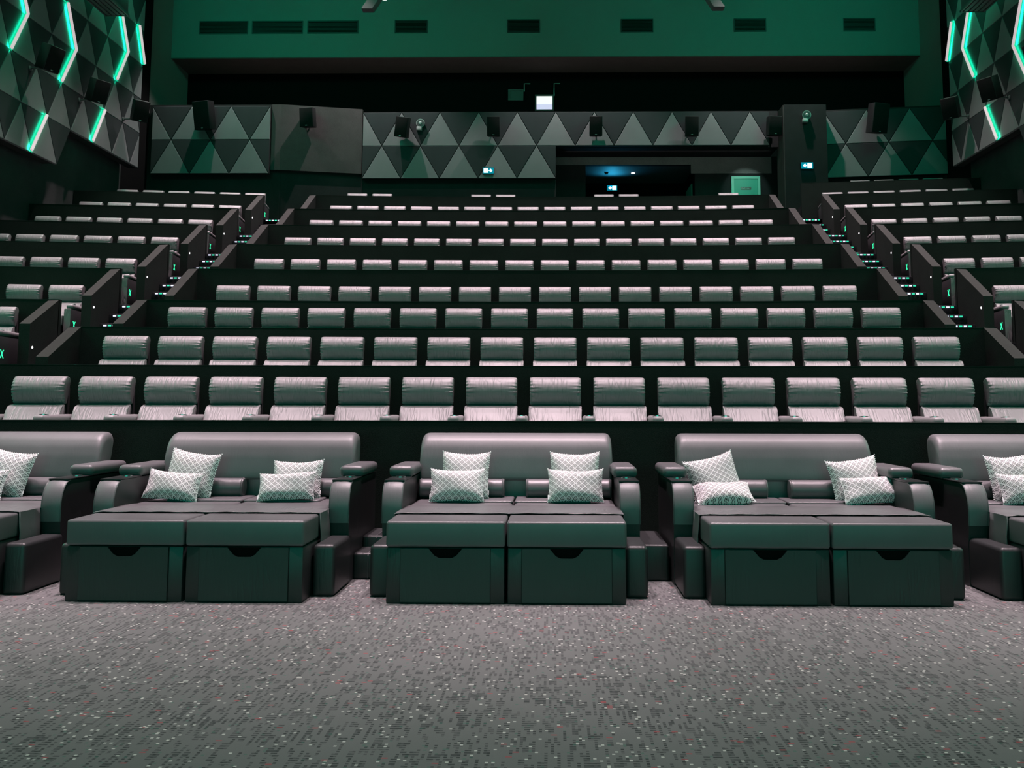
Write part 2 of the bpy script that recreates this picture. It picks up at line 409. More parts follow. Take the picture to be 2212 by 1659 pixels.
# ------------------------------------------------------------------ recliner
def closed(pts, r=.03, n=4):
    """round the corners of a (y,z) polygon"""
    out = []; m = len(pts)
    for i in range(m):
        p0, p, p1 = Vector(pts[i - 1]), Vector(pts[i]), Vector(pts[(i + 1) % m])
        a = (p0 - p); c = (p1 - p); rr = min(r, a.length * .45, c.length * .45)
        A = p + a.normalized() * rr; B = p + c.normalized() * rr
        for j in range(n + 1):
            u = j / n; q = A * (1 - u) ** 2 + p * 2 * u * (1 - u) + B * u * u; out.append((q.x, q.y))
    return out
def densify(pts, d=.05):
    out = []
    for i, p in enumerate(pts):
        q = pts[(i + 1) % len(pts)]; L = math.hypot(q[0] - p[0], q[1] - p[1]); n = max(1, int(L / d))
        for j in range(n): out.append((p[0] + (q[0] - p[0]) * j / n, p[1] + (q[1] - p[1]) * j / n))
    return out
def make_recliner():
    t = thing('recliner', 'x', 'recliner')
    head = densify(closed([(.05, 1.09), (-.02, 1.10), (-.085, 1.062), (-.122, 1.005), (-.131, .955), (-.118, .895), (-.085, .84), (-.045, .80), (-.02, .79), (-.0, .80), (.075, .98), (.10, 1.06)], .03), .022)
    b = MB(); b.loft(head, -.278, .278, 26, .045, .004); part('headrest', b, M_SEAT, t)
    back = densify(closed([(-.03, .80), (-.13, .775), (-.27, .62), (-.40, .45), (-.33, .38), (-.15, .50), (0, .72)], .04), .025)
    b = MB(); b.loft(back, -.286, .286, 20, .045, .004); part('backrest', b, M_SEAT, t)
    shell = [(.12, 1.0), (.14, .55), (-.10, .30), (-.18, .34), (.03, .60), (.06, .98)]
    b = MB(); b.loft(densify(closed(shell, .02), .1), -.265, .265, 8, .03); part('back_shell', b, M_SEATD, t)
    seat = densify(closed([(-.36, .47), (-.98, .49), (-1.04, .42), (-1.0, .32), (-.36, .30)], .04), .08)
    b = MB(); b.loft(seat, -.275, .275, 14, .05, .003); part('seat', b, M_SEAT, t)
    b = MB(); b.rbox(-.265, .265, -1.06, -1.0, .08, .40, .02, 2); part('footrest', b, M_SEAT, t)
    b = MB(); b.box(-.26, .26, -.98, -.02, .0, .31); part('base', b, M_SEATD, t)
    arm = MB(); arm.rbox(-.053, .053, -.92, -.10, 0, .60, .015, 2)
    pad = MB(); pad.rbox(-.058, .058, -.84, -.08, .60, .685, .035, 4)
    cup = MB(); cup.cyl((0, -.70, .680), (0, 0, 1), .045, .012, 18); cup.cyl((0, -.70, .685), (0, 0, 1), .036, .0075, 18, 1)
    arm.box(-.050, .050, -.925, -.915, .01, .59, 1)
    me = (arm.mesh('armrest', [M_SEATD, M_SEAT]), pad.mesh('arm_pad', M_SEAT), cup.mesh('cup_holder', [M_CHROME, M_BLACK]))
    def addarm(par, x):
        a = link('armrest', me[0], par, (x, 0, 0)); p = link('arm_pad', me[1], a); link('cup_holder', me[2], a); return a
    return t, addarm
proto, addarm = make_recliner()
glow_x = MB()
for sg in (-1, 1):
    glow_x.add([(0, -.048 * sg - .011, -.06), (0, -.048 * sg + .011, -.06), (0, .048 * sg + .011, .06), (0, .048 * sg - .011, .06),
                (.004, -.048 * sg - .011, -.06), (.004, -.048 * sg + .011, -.06), (.004, .048 * sg + .011, .06), (.004, .048 * sg - .011, .06)],
               [(0, 1, 2, 3), (4, 5, 6, 7), (0, 1, 5, 4), (2, 3, 7, 6), (0, 3, 7, 4), (1, 2, 6, 5)])
XME = glow_x.mesh('row_letter', M_X, 0)
first = [True]
# keep a copy source free of arms: arms are added per chair, so copy from a snapshot of the children
_src = list(proto.children)
def copy_thing_src(loc, rz, label, group, detail=True):
    r = proto.copy(); COL.objects.link(r); r.location = loc; r.rotation_euler = (0, 0, rz); r['label'] = label; r['group'] = group
    for ch in _src:
        c = ch.copy(); COL.objects.link(c); c.parent = r
    return r
def recliner(x, y, z, rz, label, group, left_arm=False, right_arm=True, letter=0):
    if first[0]:
        r = proto; first[0] = False; r.location = (x, y, z); r.rotation_euler = (0, 0, rz); r['label'] = label; r['group'] = group
    else: r = copy_thing_src((x, y, z), rz, label, group)
    arms = []
    if right_arm: arms.append(addarm(r, .35))
    if left_arm: arms.append(addarm(r, -.35))
    if letter:
        a = [c for c in arms if c.location.x * letter > 0][0]
        o = link('row_letter', XME, a, (letter * .0535 - (.004 if letter < 0 else 0), -.75, .34)); o['label'] = 'glowing green letter X'
    return r
ROWN = ['front', 'second', 'third', 'fourth', 'fifth', 'sixth', 'seventh', 'eighth', 'top']
for k in range(1, 10):
    idx = range(16) if k < 9 else (0, 1, 5, 6, 10, 11, 15)
    for n, i in enumerate(idx):
        x = (i - 7.5) * .7; y = YD(k) + 1.766 + ycurve(x); rz = -math.atan(-.54 * x / 6.1 ** 2) * -1
        z = PZ(k) + random.uniform(-.012, .012) * 0
        if k < 9: lab = f'grey leather recliner, {ORD[i]} from the left in the {ROWN[k-1]} row, middle block'
        else: lab = f'grey leather recliner, {ORD[n]} of seven showing over the topmost middle divider'
        recliner(x, y + random.uniform(-.006, .006), z, rz * .9 + random.uniform(-.003, .003), lab, f'recliners in the {ROWN[k-1]} row of the middle block', left_arm=(i == 0))
CNT = {-1: {9: 6, 8: 6, 7: 6, 6: 6, 5: 4, 4: 2, 3: 1}, 1: {10: 4, 9: 6, 8: 6, 7: 5, 6: 4, 5: 3, 4: 1}}
for s in (-1, 1):
    side = 'left' if s < 0 else 'right'; ks = sorted(CNT[s])
    for k in ks:
        for i in range(CNT[s][k]):
            ii = i + (2 if k == 10 else 0)
            d = .79 + .69 * ii; x = s * (AX1 + d); y = YE(k) + 1.78 - SL * 1.08 * .685 * ii
            rn = 'front' if k == ks[0] else ('top' if k == ks[-1] else ORD[ks.index(k)])
            lab = f'grey leather recliner, {ORD[i]} from the aisle in the {rn} row of the {side} block'
            recliner(x, y, PZ(k), -s * SL, lab, f'recliners in the {rn} row of the {side} block',
                     left_arm=(s > 0), right_arm=(s < 0), letter=(-s if i == 0 and k < 10 else 0))

# ------------------------------------------------------------------ daybeds
BW = .823
def make_bed(label, x):
    t = thing('daybed', label, 'daybed', (x, 6.69, 0), 0, 'leather daybeds along the front row')
    # two footstool units pushed against the seat
    for s in (-1, 1):
        x0, x1 = (s * .004, s * BW) if s > 0 else (-BW, -.004)
        ow = part('ottoman_base', MB().rbox(x0 + .006, x1 - .006, .012, .70, 0, .375, .012, 2), M_BOX, t)
        b = MB(); cx = (x0 + x1) / 2
        # front panel with the scooped hand hole
        pw = .305; n0, n1, dp = .115, .075, .062
        poly = [(cx - pw, .014), (cx + pw, .014), (cx + pw, .368), (cx + n0, .368), (cx + n1, .368 - dp * .75), (cx + n1 - .03, .368 - dp), (cx - n1 + .03, .368 - dp), (cx - n1, .368 - dp * .75), (cx - n0, .368), (cx - pw, .368)]
        b.prism(poly, 'y', -.002, .012); part('front_panel', b, M_BOX, ow, None, 0)
        for sx in (-1, 1): part('panel_seam', MB().box(cx + sx * pw - .004, cx + sx * pw + .004, .006, .013, .005, .37), M_SEAM, ow, 'black seam line', 0)
        b = MB(); b.box(cx - n0, cx + n0, .0095, .0135, .30, .37); part('hand_hole', b, M_VOID, ow, 'dark scooped hand hole', 0)
        part('ottoman_cushion', MB().rbox(x0 + .001, x1 - .001, 0, .72, .378, .552, .020, 5), M_BED, t)
        # seat behind
        part('seat_cushion', MB().rbox(x0 + .003, x1 - .003, .76, 1.62, .38, .556, .03, 4), M_BED, t)
        # piped console pad in the middle of the seat
        part('seat_pad', MB().rbox(x0 + (.004 if s > 0 else .20), x1 - (.20 if s > 0 else .004), 1.22, 1.60, .548, .572, .012, 3), M_BED, t)
        # bolster
        bl = MB(); xa, xb = (.09, .81) if s > 0 else (-.81, -.09)
        pr = [(math.cos(a * PI / 12) * .078 + 1.55, math.sin(a * PI / 12) * .078 + .643) for a in range(24)]
        bl.loft(pr, xa, xb, 20, .018); bo = part('bolster', bl, M_BED, t)
        # rings of piping
        for xx in (xa + .016, xb - .016):
            rg = MB(); rg.tube([(xx, 1.55 + math.cos(a * PI / 12) * .0785, .643 + math.sin(a * PI / 12) * .0785) for a in range(25)], .004, 6, side=Vector((1, 0, 0)))
            part('piping', rg, M_BED, bo)
    part('seat_base', MB().box(-BW + .02, BW - .02, .78, 1.85, 0, .378), M_BOX, t, smooth=0)
    # leather sheet over the joint, hanging down at both sides
    b = MB(); n = 24; y0, y1 = .40, .93
    prof = [(-BW - .012, .30)] + [(-BW - .012 - .006 * math.sin(i), .30 + (.25 * i / 5)) for i in range(1, 5)] + [(-BW - .006, .555)] + [(-BW + 2 * BW * i / n, .561 + .002 * math.sin(i * 1.9)) for i in range(1, n)]
    prof += [(BW + .006, .555)] + [(BW + .012 + .006 * math.sin(i), .30 + (.25 * i / 5)) for i in range(4, 0, -1)] + [(BW + .012, .30)]
    ys = [y0, y0 + .02, .52, .60, .68]; m = len(prof); V = []; Fc = []
    for j, y in enumerate(ys + [y1]):
        for i, (px, pz) in enumerate(prof):
            zz = pz if pz > .5 else .30 + (pz - .30) + .012 * math.sin(j * 2.1 + i)
            yy = y if pz > .5 else min(y, .68)
            V.append((px, yy, zz + (.001 * math.sin(i * .7 + j * 2))))
    nj = len(ys) + 1
    for j in range(nj - 1):
        for i in range(m - 1):
            if j == nj - 2 and (i < 5 or i >= m - 6): continue
            Fc.append((j * m + i, j * m + i + 1, (j + 1) * m + i + 1, (j + 1) * m + i))
    b.add(V, Fc); sh = part('leather_sheet', b, M_MAT, t, 'thin leather sheet laid over the joint', 60)
    mod = sh.modifiers.new('thickness', 'SOLIDIFY'); mod.thickness = .004; mod.offset = 1
    # lower back and tall backrest
    part('lower_back', MB().rbox(-BW + .01, BW - .01, 1.68, 1.80, .50, .73, .02, 3), M_BEDB, t)
    bprof = densify(closed([(1.60, .705), (1.611, .80), (1.627, .90), (1.652, .985), (1.69, 1.045), (1.755, 1.086), (1.83, 1.10), (1.895, 1.09), (1.92, 1.04), (1.88, .90), (1.80, .71), (1.70, .70)], .025, 3), .03)
    def crn(v):
        e = BW - abs(v.x); k = 1 if e > .055 else math.sqrt(max(0, 1 - ((.055 - e) / .055) ** 2))
        v = v.copy(); v.z -= .055 * (1 - k) * max(0, min(1, (v.z - .85) / .2)); v.x *= 1.010 - .014 * (v.z - .7) / .4; return v
    bk = part('backrest', MB().loft(bprof, -BW, BW, 40, .03, 0, fn=crn), M_BEDB, t, smooth=60)
    for s in (-1, 1):
        pts = []
        for y, z in [(1.618, .75), (1.632, .85), (1.648, .92), (1.672, .985), (1.715, 1.04), (1.775, 1.07)]:
            q = crn(Vector((s * (BW - .012), y, z))); pts.append((q.x, q.y - .002, q.z))
        part('piping', MB().tube(pts, .004, 6, side=Vector((1, 0, 0))), M_BED, bk)
    # arms
    for s in (-1, 1):
        xi, xo = s * (BW + .004), s * (BW + .152)
        side = [(1.80, 0), (1.80, .755), (.84, .755)]
        for i in range(1, 9):
            a = PI / 2 * i / 8; side.append((.84 - .13 * math.sin(a), .755 - .20 * (1 - math.cos(a))))
        side += [(.715, .45), (.74, .30), (.74, 0)]
        b = MB(); b.prism(side, 'x', min(xi, xo), max(xi, xo)); ar = part('arm', b, M_BOX, t, None, 25)
        fr = [(y - .004, z) for y, z in side[2:-1]] ; fr2 = [(y + .02, z - .012) for y, z in side[2:-1]]
        # front band of softer leather with piped edges
        pts = [Vector((0, y, z)) for y, z in side[2:-2]]
        for xx in (xi, xo):
            part('piping', MB().tube([(xx, p.y - .001, p.z) for p in pts], .0045, 6, side=Vector((1, 0, 0))), M_BED, ar)
        b = MB(); V = []; Fc = []
        for i, p in enumerate(pts):
            for xx, o in ((min(xi, xo) + .004, 0), (min(xi, xo) + .03, .006), (max(xi, xo) - .03, .006), (max(xi, xo) - .004, 0)):
                a = min(i, 8) / 8 * PI / 2; V.append((xx, p.y - o * math.sin(a) - .002, p.z + o * math.cos(a) + .001))
        for i in range(len(pts) - 1):
            for j in range(3): Fc.append((i * 4 + j, i * 4 + j + 1, i * 4 + j + 5, i * 4 + j + 4))
        part('front_band', b.add(V, Fc), M_BEDB, ar, None, 60)
        part('tray', MB().rbox(min(xi, xo) - .004, max(xi, xo) + .004, .80, 1.20, .757, .768, .003, 2), M_BLACK, ar, 'flat black tray')
        cp = MB(); cp.cyl(((xi + xo) / 2, 1.10, .768), (0, 0, 1), .042, .006, 20); cp.cyl(((xi + xo) / 2, 1.10, .770), (0, 0, 1), .035, .005, 20, 1)
        part('cup_holder', cp, [M_CHROME, M_BLACK], ar, 'chrome ringed cup holder')
        part('arm_pad', MB().rbox(min(xi, xo) - .03, max(xi, xo) + .02, 1.15, 1.80, .762, .852, .036, 5), M_BED, ar)
        part('arm_foot', MB().rbox(min(xi, xo) + .003, max(xi, xo) + .012, .225, .76, 0, .36, .03, 5), M_BOX, ar)
    return t
BEDX = [-4.40, -2.195, .01, 2.215, 4.42]
BEDL = ['black leather daybed cut off by the left edge of the photo', 'black leather daybed left of the central one, green tinted ottoman tops',
        'black leather daybed in the very middle of the front row', 'black leather daybed right of the central one, its left pillow slumped',
        'black leather daybed cut off by the right edge of the photo']
for x, l in zip(BEDX, BEDL): make_bed(l, x)

# leather step boxes in the gaps
def step_box(x0, x1, y0, y1, z0, z1, label, seam=True, r=.02):
    t = thing('leather_box', label, 'box', ((x0 + x1) / 2, y0, z0), 0)
    w = (x1 - x0) / 2
    part('body', MB().rbox(-w, w, 0, y1 - y0, 0, z1 - z0, r, 4), M_BOX, t)
    if seam: part('piping', MB().tube([(0, -.002, .01), (0, -.003, z1 - z0 - .02), (0, .02, z1 - z0 + .001), (0, y1 - y0 - .02, z1 - z0 + .001)], .004, 6, side=Vector((1, 0, 0))), M_BED, t)
step_box(-1.222, -.985, 7.60, 7.95, 0, .20, 'low black leather box with centre seam, front one left of the middle daybed')
step_box(-1.222, -.985, 7.96, 8.45, 0, .285, 'black leather box with seam, rear one left of the middle daybed')
step_box(.99, 1.222, 7.59, 8.42, 0, .275, 'plain black leather box on the carpet, right of the middle daybed', False)
step_box(3.20, 3.43, 7.59, 8.42, 0, .285, 'black leather box mostly hidden behind the right-hand complete daybed', False)

# ------------------------------------------------------------------ pillows
def pillow(label, c, w, h, lean, roll, yaw=0, thick=.085, seed=0, corner=1.0):
    """c = centre; lean = tilt back from vertical (deg); roll = clockwise in view (deg)"""
    rnd = random.Random(seed)
    t = thing('cushion', label, 'cushion', c, 0, 'patterned cushions on the daybeds',
              rot=(Matrix.Rotation(math.radians(yaw), 3, 'Z') @ Matrix.Rotation(math.radians(90 - lean), 3, 'X') @ Matrix.Rotation(-math.radians(roll), 3, 'Z')).to_euler())
    N = 22; V = []; Fc = []
    ph = rnd.random() * 6
    def P(u, v, sg):
        e = (1 - abs(u) ** 3.5) * (1 - abs(v) ** 3.5)
        x = u * w / 2 * (1 - .06 * corner * (1 - v * v)); y = v * h / 2 * (1 - .07 * corner * (1 - u * u))
        sag = -.012 * (1 - u * u) * (v > 0) * v
        z = sg * thick * (max(e, 0) ** .55) * (.9 + .1 * math.sin(u * 3 + v * 2 + ph)) + .006 * math.sin(u * 5 + ph) * (1 - e)
        return (x, y + sag, z)
    for sg in (1, -1):
        o = len(V)
        for i in range(N + 1):
            for j in range(N + 1): V.append(P(i / N * 2 - 1, j / N * 2 - 1, sg))
        for i in range(N):
            for j in range(N):
                q = (o + i * (N + 1) + j, o + (i + 1) * (N + 1) + j, o + (i + 1) * (N + 1) + j + 1, o + i * (N + 1) + j + 1)
                Fc.append(q if sg > 0 else q[::-1])
    part('cover', MB().add(V, Fc), M_PILLOW, t, None, 60)
    # looped edge trim
    b = MB(); K = 46
    for side in range(4):
        for i in range(K // 4 * 2):
            u = i / (K // 4 * 2 - 1) * 2 - 1
            p = Vector(P(*((u, 1) if side == 0 else (u, -1) if side == 1 else (1, u) if side == 2 else (-1, u)), 0))
            d = Vector(((0, 1, 0), (0, -1, 0), (1, 0, 0), (-1, 0, 0))[side]) + Vector((rnd.uniform(-.4, .4), rnd.uniform(-.4, .4), rnd.uniform(-.5, .5)))
            b.cyl(p - d.normalized() * .003, d, .0058, .006, 6, 0, .004)
    part('trim', b, M_WHITE, t, 'white looped edging', 60)
    tg = Vector(P(.97 if seed % 2 else -.97, -.72, 0))
    part('care_tag', MB().box(tg.x - .012, tg.x + .012, tg.y - .018, tg.y + .018, .004, .006), M_WHITE, t, 'small white tag', 0)
SEATZ = .572
PL = [('upright patterned cushion, rear of the pair on the far-left daybed', (-4.27, 8.12, .765), .42, .40, 16, 9, 1),
      ('patterned cushion, front of the pair on the far-left daybed', (-4.38, 7.93, .690), .43, .26, 22, 3, 2),
      ('upright patterned cushion, rear of the left pair on the second daybed', (-2.70, 8.12, .760), .42, .40, 16, 8, 3),
      ('low patterned cushion, front of the left pair on the second daybed', (-2.77, 7.92, .684), .45, .25, 24, 5, 4),
      ('upright patterned cushion, rear of the right pair on the second daybed', (-1.81, 8.12, .722), .42, .33, 22, -1, 5),
      ('low patterned cushion, front of the right pair on the second daybed', (-1.84, 7.92, .680), .46, .24, 26, -3, 6),
      ('upright patterned cushion, rear of the left pair on the middle daybed', (-.40, 8.12, .760), .40, .40, 16, 1, 7),
      ('patterned cushion, front of the left pair on the middle daybed', (-.45, 7.92, .695), .44, .275, 20, 0, 8),
      ('upright patterned cushion, rear of the right pair on the middle daybed', (.51, 8.12, .760), .41, .40, 16, 0, 9),
      ('patterned cushion, front of the right pair on the middle daybed', (.51, 7.92, .695), .45, .275, 20, 0, 10),
      ('slumped patterned cushion tilted against the left arm, rear one on the fourth daybed', (1.66, 8.13, .745), .42, .38, 18, -14, 11),
      ('flattened patterned cushion lying low, front left on the fourth daybed', (1.70, 7.90, .635), .46, .26, 60, -4, 12),
      ('upright patterned cushion, rear of the right pair on the fourth daybed', (2.83, 8.12, .735), .42, .37, 18, -8, 13),
      ('low patterned cushion, front of the right pair on the fourth daybed', (2.88, 7.90, .670), .46, .24, 30, -4, 14),
      ('upright patterned cushion, rear of the pair on the far-right daybed', (4.13, 8.12, .75), .42, .40, 16, -4, 15),
      ('patterned cushion, front of the pair on the far-right daybed', (4.14, 7.92, .685), .45, .26, 22, -2, 16)]
for l, c, w, h, le, ro, sd in PL: pillow(l, c, w, h, le, ro, seed=sd)

# ------------------------------------------------------------------ shell
def wbox(name, *a, m=M_WALL): return struct(name, MB().box(*a), m)
wbox('ceiling', -13, 13, -6, 30.6, CEIL, CEIL + .2, m=M_CEIL)
wbox('wall_left', -12.5, -SX, -6, 26.97, 0, CEIL, m=M_SIDE)
wbox('wall_left_rear', -12.6, -SX - .04, 26.97, 28.75, 0, CEIL, m=M_VOID)
wbox('wall_left_upper', -12.7, -12.30, 28.75, 32.2, 8, CEIL, m=M_GREENW)
wbox('wall_right', SX, 12.5, -6, 26.97, 0, CEIL, m=M_SIDE)
wbox('wall_right_rear', SX + .04, 12.6, 26.97, 28.75, 0, CEIL, m=M_VOID)
wbox('wall_right_upper', 12.24, 12.7, 28.75, 32.2, 8, CEIL, m=M_GREENW)
wbox('wall_front', -13, 13, -6.2, -6, -.2, CEIL, m=M_WALL)
wbox('wall_back_upper', -12.7, 12.7, 32.0, 32.2, 10.0, CEIL, m=M_VOID)
b = MB(); b.box(-12.3, 12.25, 30.50, 30.56, 12.685, CEIL); struct('wall_bulkhead', b, M_GREENW)
b = MB(); b.box(-12.3, 12.25, 30.50, 32.0, 12.655, 12.68); struct('ceiling_soffit', b, M_SOFF)
# rear wall: left bay, slanted piece, middle with overhang, pillar, right bay
def wallpoly(name, poly, z0, z1, m=M_WALL):
    return struct(name, MB().prism(poly, 'z', z0, z1), m)
wallpoly('wall_back_left', [(-12.18, 28.79), (-8.06, 28.79), (-8.06, 29.1), (-12.18, 29.1)], 5.5, 10.53, M_WALL)
wallpoly('wall_back_slant', [(-8.06, 28.80), (-5.66, 29.32), (-5.66, 29.7), (-8.06, 29.2)], 5.5, 10.50, M_WALL)
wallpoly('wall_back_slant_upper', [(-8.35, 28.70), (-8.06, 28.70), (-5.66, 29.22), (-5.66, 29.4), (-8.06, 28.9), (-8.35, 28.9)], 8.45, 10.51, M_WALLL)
wallpoly('wall_back_middle', [(-5.66, 29.35), (.39, 29.35), (.39, 29.6), (-5.66, 29.6)], 5.5, 10.46, M_WALL)
wallpoly('wall_back_overhang', [(.39, 29.35), (7.3, 29.35), (7.3, 30.6), (.39, 30.6)], 9.31, 10.46, M_WALL)
wallpoly('wall_back_pillar', [(7.34, 28.7), (8.62, 28.7), (8.62, 29.6), (7.34, 29.6)], 5.5, 10.46, M_WALL)
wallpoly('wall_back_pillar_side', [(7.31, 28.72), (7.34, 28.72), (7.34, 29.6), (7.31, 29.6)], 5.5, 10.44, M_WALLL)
wallpoly('wall_back_right', [(8.64, 29.34), (12.16, 28.86), (12.16, 29.3), (8.64, 29.7)], 5.5, 10.47, M_WALL)
wallpoly('wall_recess_left', [(.39, 30.6), (.39, 29.6), (.1, 29.6), (.1, 30.6)], 5.5, 9.4, M_WALL)
b = MB(); b.box(.1, 1.35, 30.56, 30.75, 5.5, 9.32); b.box(1.35, 4.88, 30.56, 30.75, 9.06, 9.32); b.box(4.88, 7.7, 30.56, 30.75, 5.5, 9.32)
struct('wall_recess', b, M_WALL)
b = MB(); b.box(.395, 4.75, 30.53, 30.56, 9.05, 9.30); b.box(4.75, 7.34, 30.53, 30.56, 8.76, 9.30); struct('trim_1', b, fabric('recess_band', (.2, .17, .17), .3, 120))
b = MB(); b.box(1.25, 5.0, 30.75, 33.2, 9.065, 9.2); struct('ceiling_corridor', b, mat('corridor_ceiling', (.12, .12, .12), .7))
b = MB(); b.box(1.25, 1.35, 30.75, 33.2, 6, 9.07); b.box(4.90, 5.0, 30.75, 33.2, 6, 9.07); b.box(1.25, 5.0, 33.2, 33.3, 6, 9.1)
struct('wall_corridor', b, M_VOID)
b = MB(); b.box(-12.3, 12.25, 29.0, 32, 10.30, 10.44); 
b2 = MB(); b2.box(-12.3, -8.1, 29.1, 32, 10.2, 10.4); b2.box(-8.1, 12.2, 29.6, 32, 10.2, 10.4); struct('floor_ledge', b2, M_VOID)

# booth windows, conduits
def booth(x0, x1, z0, z1, label, lit):
    t = thing('projection_window', label, 'window', ((x0 + x1) / 2, 31.98, z0)); w = (x1 - x0) / 2; h = z1 - z0
    b = MB()
    for a in ((-w - .05, -w, 0, h), (w, w + .05, 0, h), (-w - .05, w + .05, h, h + .05), (-w - .05, w + .05, -.05, 0)):
        b.box(a[0], a[1], -.05, .0, a[2], a[3])
    part('frame', b, M_METAL, t, None, 0)
    if lit:
        b = MB(); b.box(-w, w, -.012, 0, h * .42, h); part('glass', b, M_BOOTH, t, 'brightly lit upper pane', 0)
        b = MB(); b.box(-w, w, -.012, 0, 0, h * .42); part('lower_glass', b, M_BOOTHL, t, 'lavender lower pane', 0)
    else:
        b = MB(); b.box(-w, w, -.012, 0, 0, h); part('glass', b, M_METAL, t, None, 0)
booth(-.27, .27, 11.34, 11.81, 'glowing white projection window in the dark wall above the middle panels', True)
booth(-1.19, -.77, 11.71, 12.0, 'small unlit projection window left of the glowing one', False)
for x, z0, z1, l in ((-.69, 11.98, 12.25, 'thin bent conduit beside the unlit projection window'), (.33, 11.82, 12.25, 'thin bent conduit above the glowing projection window')):
    o = link('conduit', MB().tube([(x, 31.96, z0), (x, 31.96, z1), (x + .2, 31.96, z1)], .018, 8, side=Vector((0, 1, 0))).mesh('conduit', mat('conduit_paint', (.35, .4, .38), .4)))
    tag(o, l, 'conduit', 'conduits beside the projection windows')

# vents on the bulkhead
def vent(x0, x1, z0, z1, label, g):
    t = thing('air_vent', label, 'vent', ((x0 + x1) / 2, 30.5, z0), 0, g); w = (x1 - x0) / 2; h = z1 - z0
    part('backing', MB().box(-w, w, -.004, 0, 0, h), M_VOID, t, None, 0)
    b = MB()
    for a in ((-w, -w + .03, 0, h), (w - .03, w, 0, h), (-w + .03, w - .03, 0, .025), (-w + .03, w - .03, h - .025, h)): b.box(a[0], a[1], -.03, 0, a[2], a[3])
    part('frame', b, M_VENT, t, None, 0)
    for i in range(9):
        z = .04 + (h - .08) * i / 8
        part('slat', MB().box(-w + .03, w - .03, -.022, -.006, z - .006, z + .008, fn=None), M_VENT, t, None, 0)
for i, (x0, x1) in enumerate(((-11.40, -9.78), (-9.65, -7.96), (-7.81, -6.12))):
    vent(x0, x1, 13.48, 13.92, f'wide slatted air vent on the green bulkhead, {("leftmost","middle one","rightmost")[i]} of the three wide ones', 'wide air vents on the bulkhead')
for i, (x0, x1) in enumerate(((-4.92, -3.84), (-1.21, -.14), (2.52, 3.58), (6.22, 7.27), (9.78, 10.82))):
    vent(x0, x1, 13.48, 13.93, f'short slatted air vent on the green bulkhead, {("first","second","third","fourth","last")[i]} of five from the left', 'short air vents on the bulkhead')

# ------------------------------------------------------------------ triangular acoustic panels
def tri_pad(parent, tri, origin, ux, uz, nrm, light, th=.07, gap=.007, dz=0):
    """tri: 3-4 points in the wall's (u,z) frame"""
    c = Vector((sum(p[0] for p in tri) / len(tri), sum(p[1] for p in tri) / len(tri)))
    def inset(d):
        out = []; n = len(tri)
        A = 0
        for i in range(n): A += tri[i][0] * tri[(i + 1) % n][1] - tri[(i + 1) % n][0] * tri[i][1]
        pts = [Vector(p) for p in (tri if A > 0 else list(reversed(tri)))]
        for i in range(n):
            p0, p, p1 = pts[i - 1], pts[i], pts[(i + 1) % n]
            e0 = (p - p0).normalized(); e1 = (p1 - p).normalized(); n0 = Vector((-e0.y, e0.x)); n1 = Vector((-e1.y, e1.x))
            den = 1 + n0.dot(n1); out.append(p + (n0 + n1) / den * d)
        return out
    a = inset(gap); bq = inset(gap + .009); n = len(a); V = []
    for q, d in ((a, 0), (a, th - .008), (bq, th)):
        for p in q: V.append(origin + ux * p.x + uz * p.y + nrm * d)
    Fc = [tuple(range(2 * n, 3 * n))]
    for r in (0, 1):
        for i in range(n): Fc.append((r * n + i, r * n + (i + 1) % n, (r + 1) * n + (i + 1) % n, (r + 1) * n + i))
    mb = MB().add(V, Fc); part('triangle_pad', mb, M_PL if light else M_PD, parent, 'light grey triangle' if light else None, 0)
def clip(poly, a, c, keep_less):
    """clip polygon at u = a (c=0) or v = a (c=1)"""
    out = []
    n = len(poly)
    for i in range(n):
        p, q = poly[i], poly[(i + 1) % n]
        ip = (p[c] <= a) == keep_less or p[c] == a; iq = (q[c] <= a) == keep_less or q[c] == a
        if ip: out.append(p)
        if ip != iq:
            t = (a - p[c]) / (q[c] - p[c]); out.append((p[0] + t * (q[0] - p[0]), p[1] + t * (q[1] - p[1])))
    return out
def tri_rows(parent, origin, ux, nrm, rows, base, umin, umax, phase0, th=.07, umax_pad=99):
    """rows: list of (z0,z1,umin,umax); alternate rows shift by half a base; point-up pads are light"""
    uz = Vector((0, 0, 1)); cnt = 0
    for r, (z0, z1, lo, hi, ph) in enumerate(rows):
        i0 = math.floor((lo - ph) / base) - 1; i1 = math.ceil((min(hi, umax_pad) - ph) / base) + 1
        for i in range(i0, i1 + 1):
            u = ph + i * base
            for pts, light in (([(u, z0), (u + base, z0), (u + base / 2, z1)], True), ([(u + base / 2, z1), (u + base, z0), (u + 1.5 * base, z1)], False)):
                if max(q[0] for q in pts) > umax_pad: continue
                p = clip(clip(pts, lo, 0, False), hi, 0, True)
                if len(p) < 3 or max(q[0] for q in p) - min(q[0] for q in p) < .08: continue
                clean = []
                for q in p:
                    if not clean or math.hypot(q[0] - clean[-1][0], q[1] - clean[-1][1]) > .01: clean.append(q)
                if math.hypot(clean[0][0] - clean[-1][0], clean[0][1] - clean[-1][1]) < .01: clean.pop()
                if len(clean) < 3: continue
                tri_pad(parent, clean, origin, ux, uz, nrm, light, th); cnt += 1
    return cnt
LV = [7.06, 8.08, 9.10, 10.11, 11.13, 12.15, 13.17]
SB = 1.115
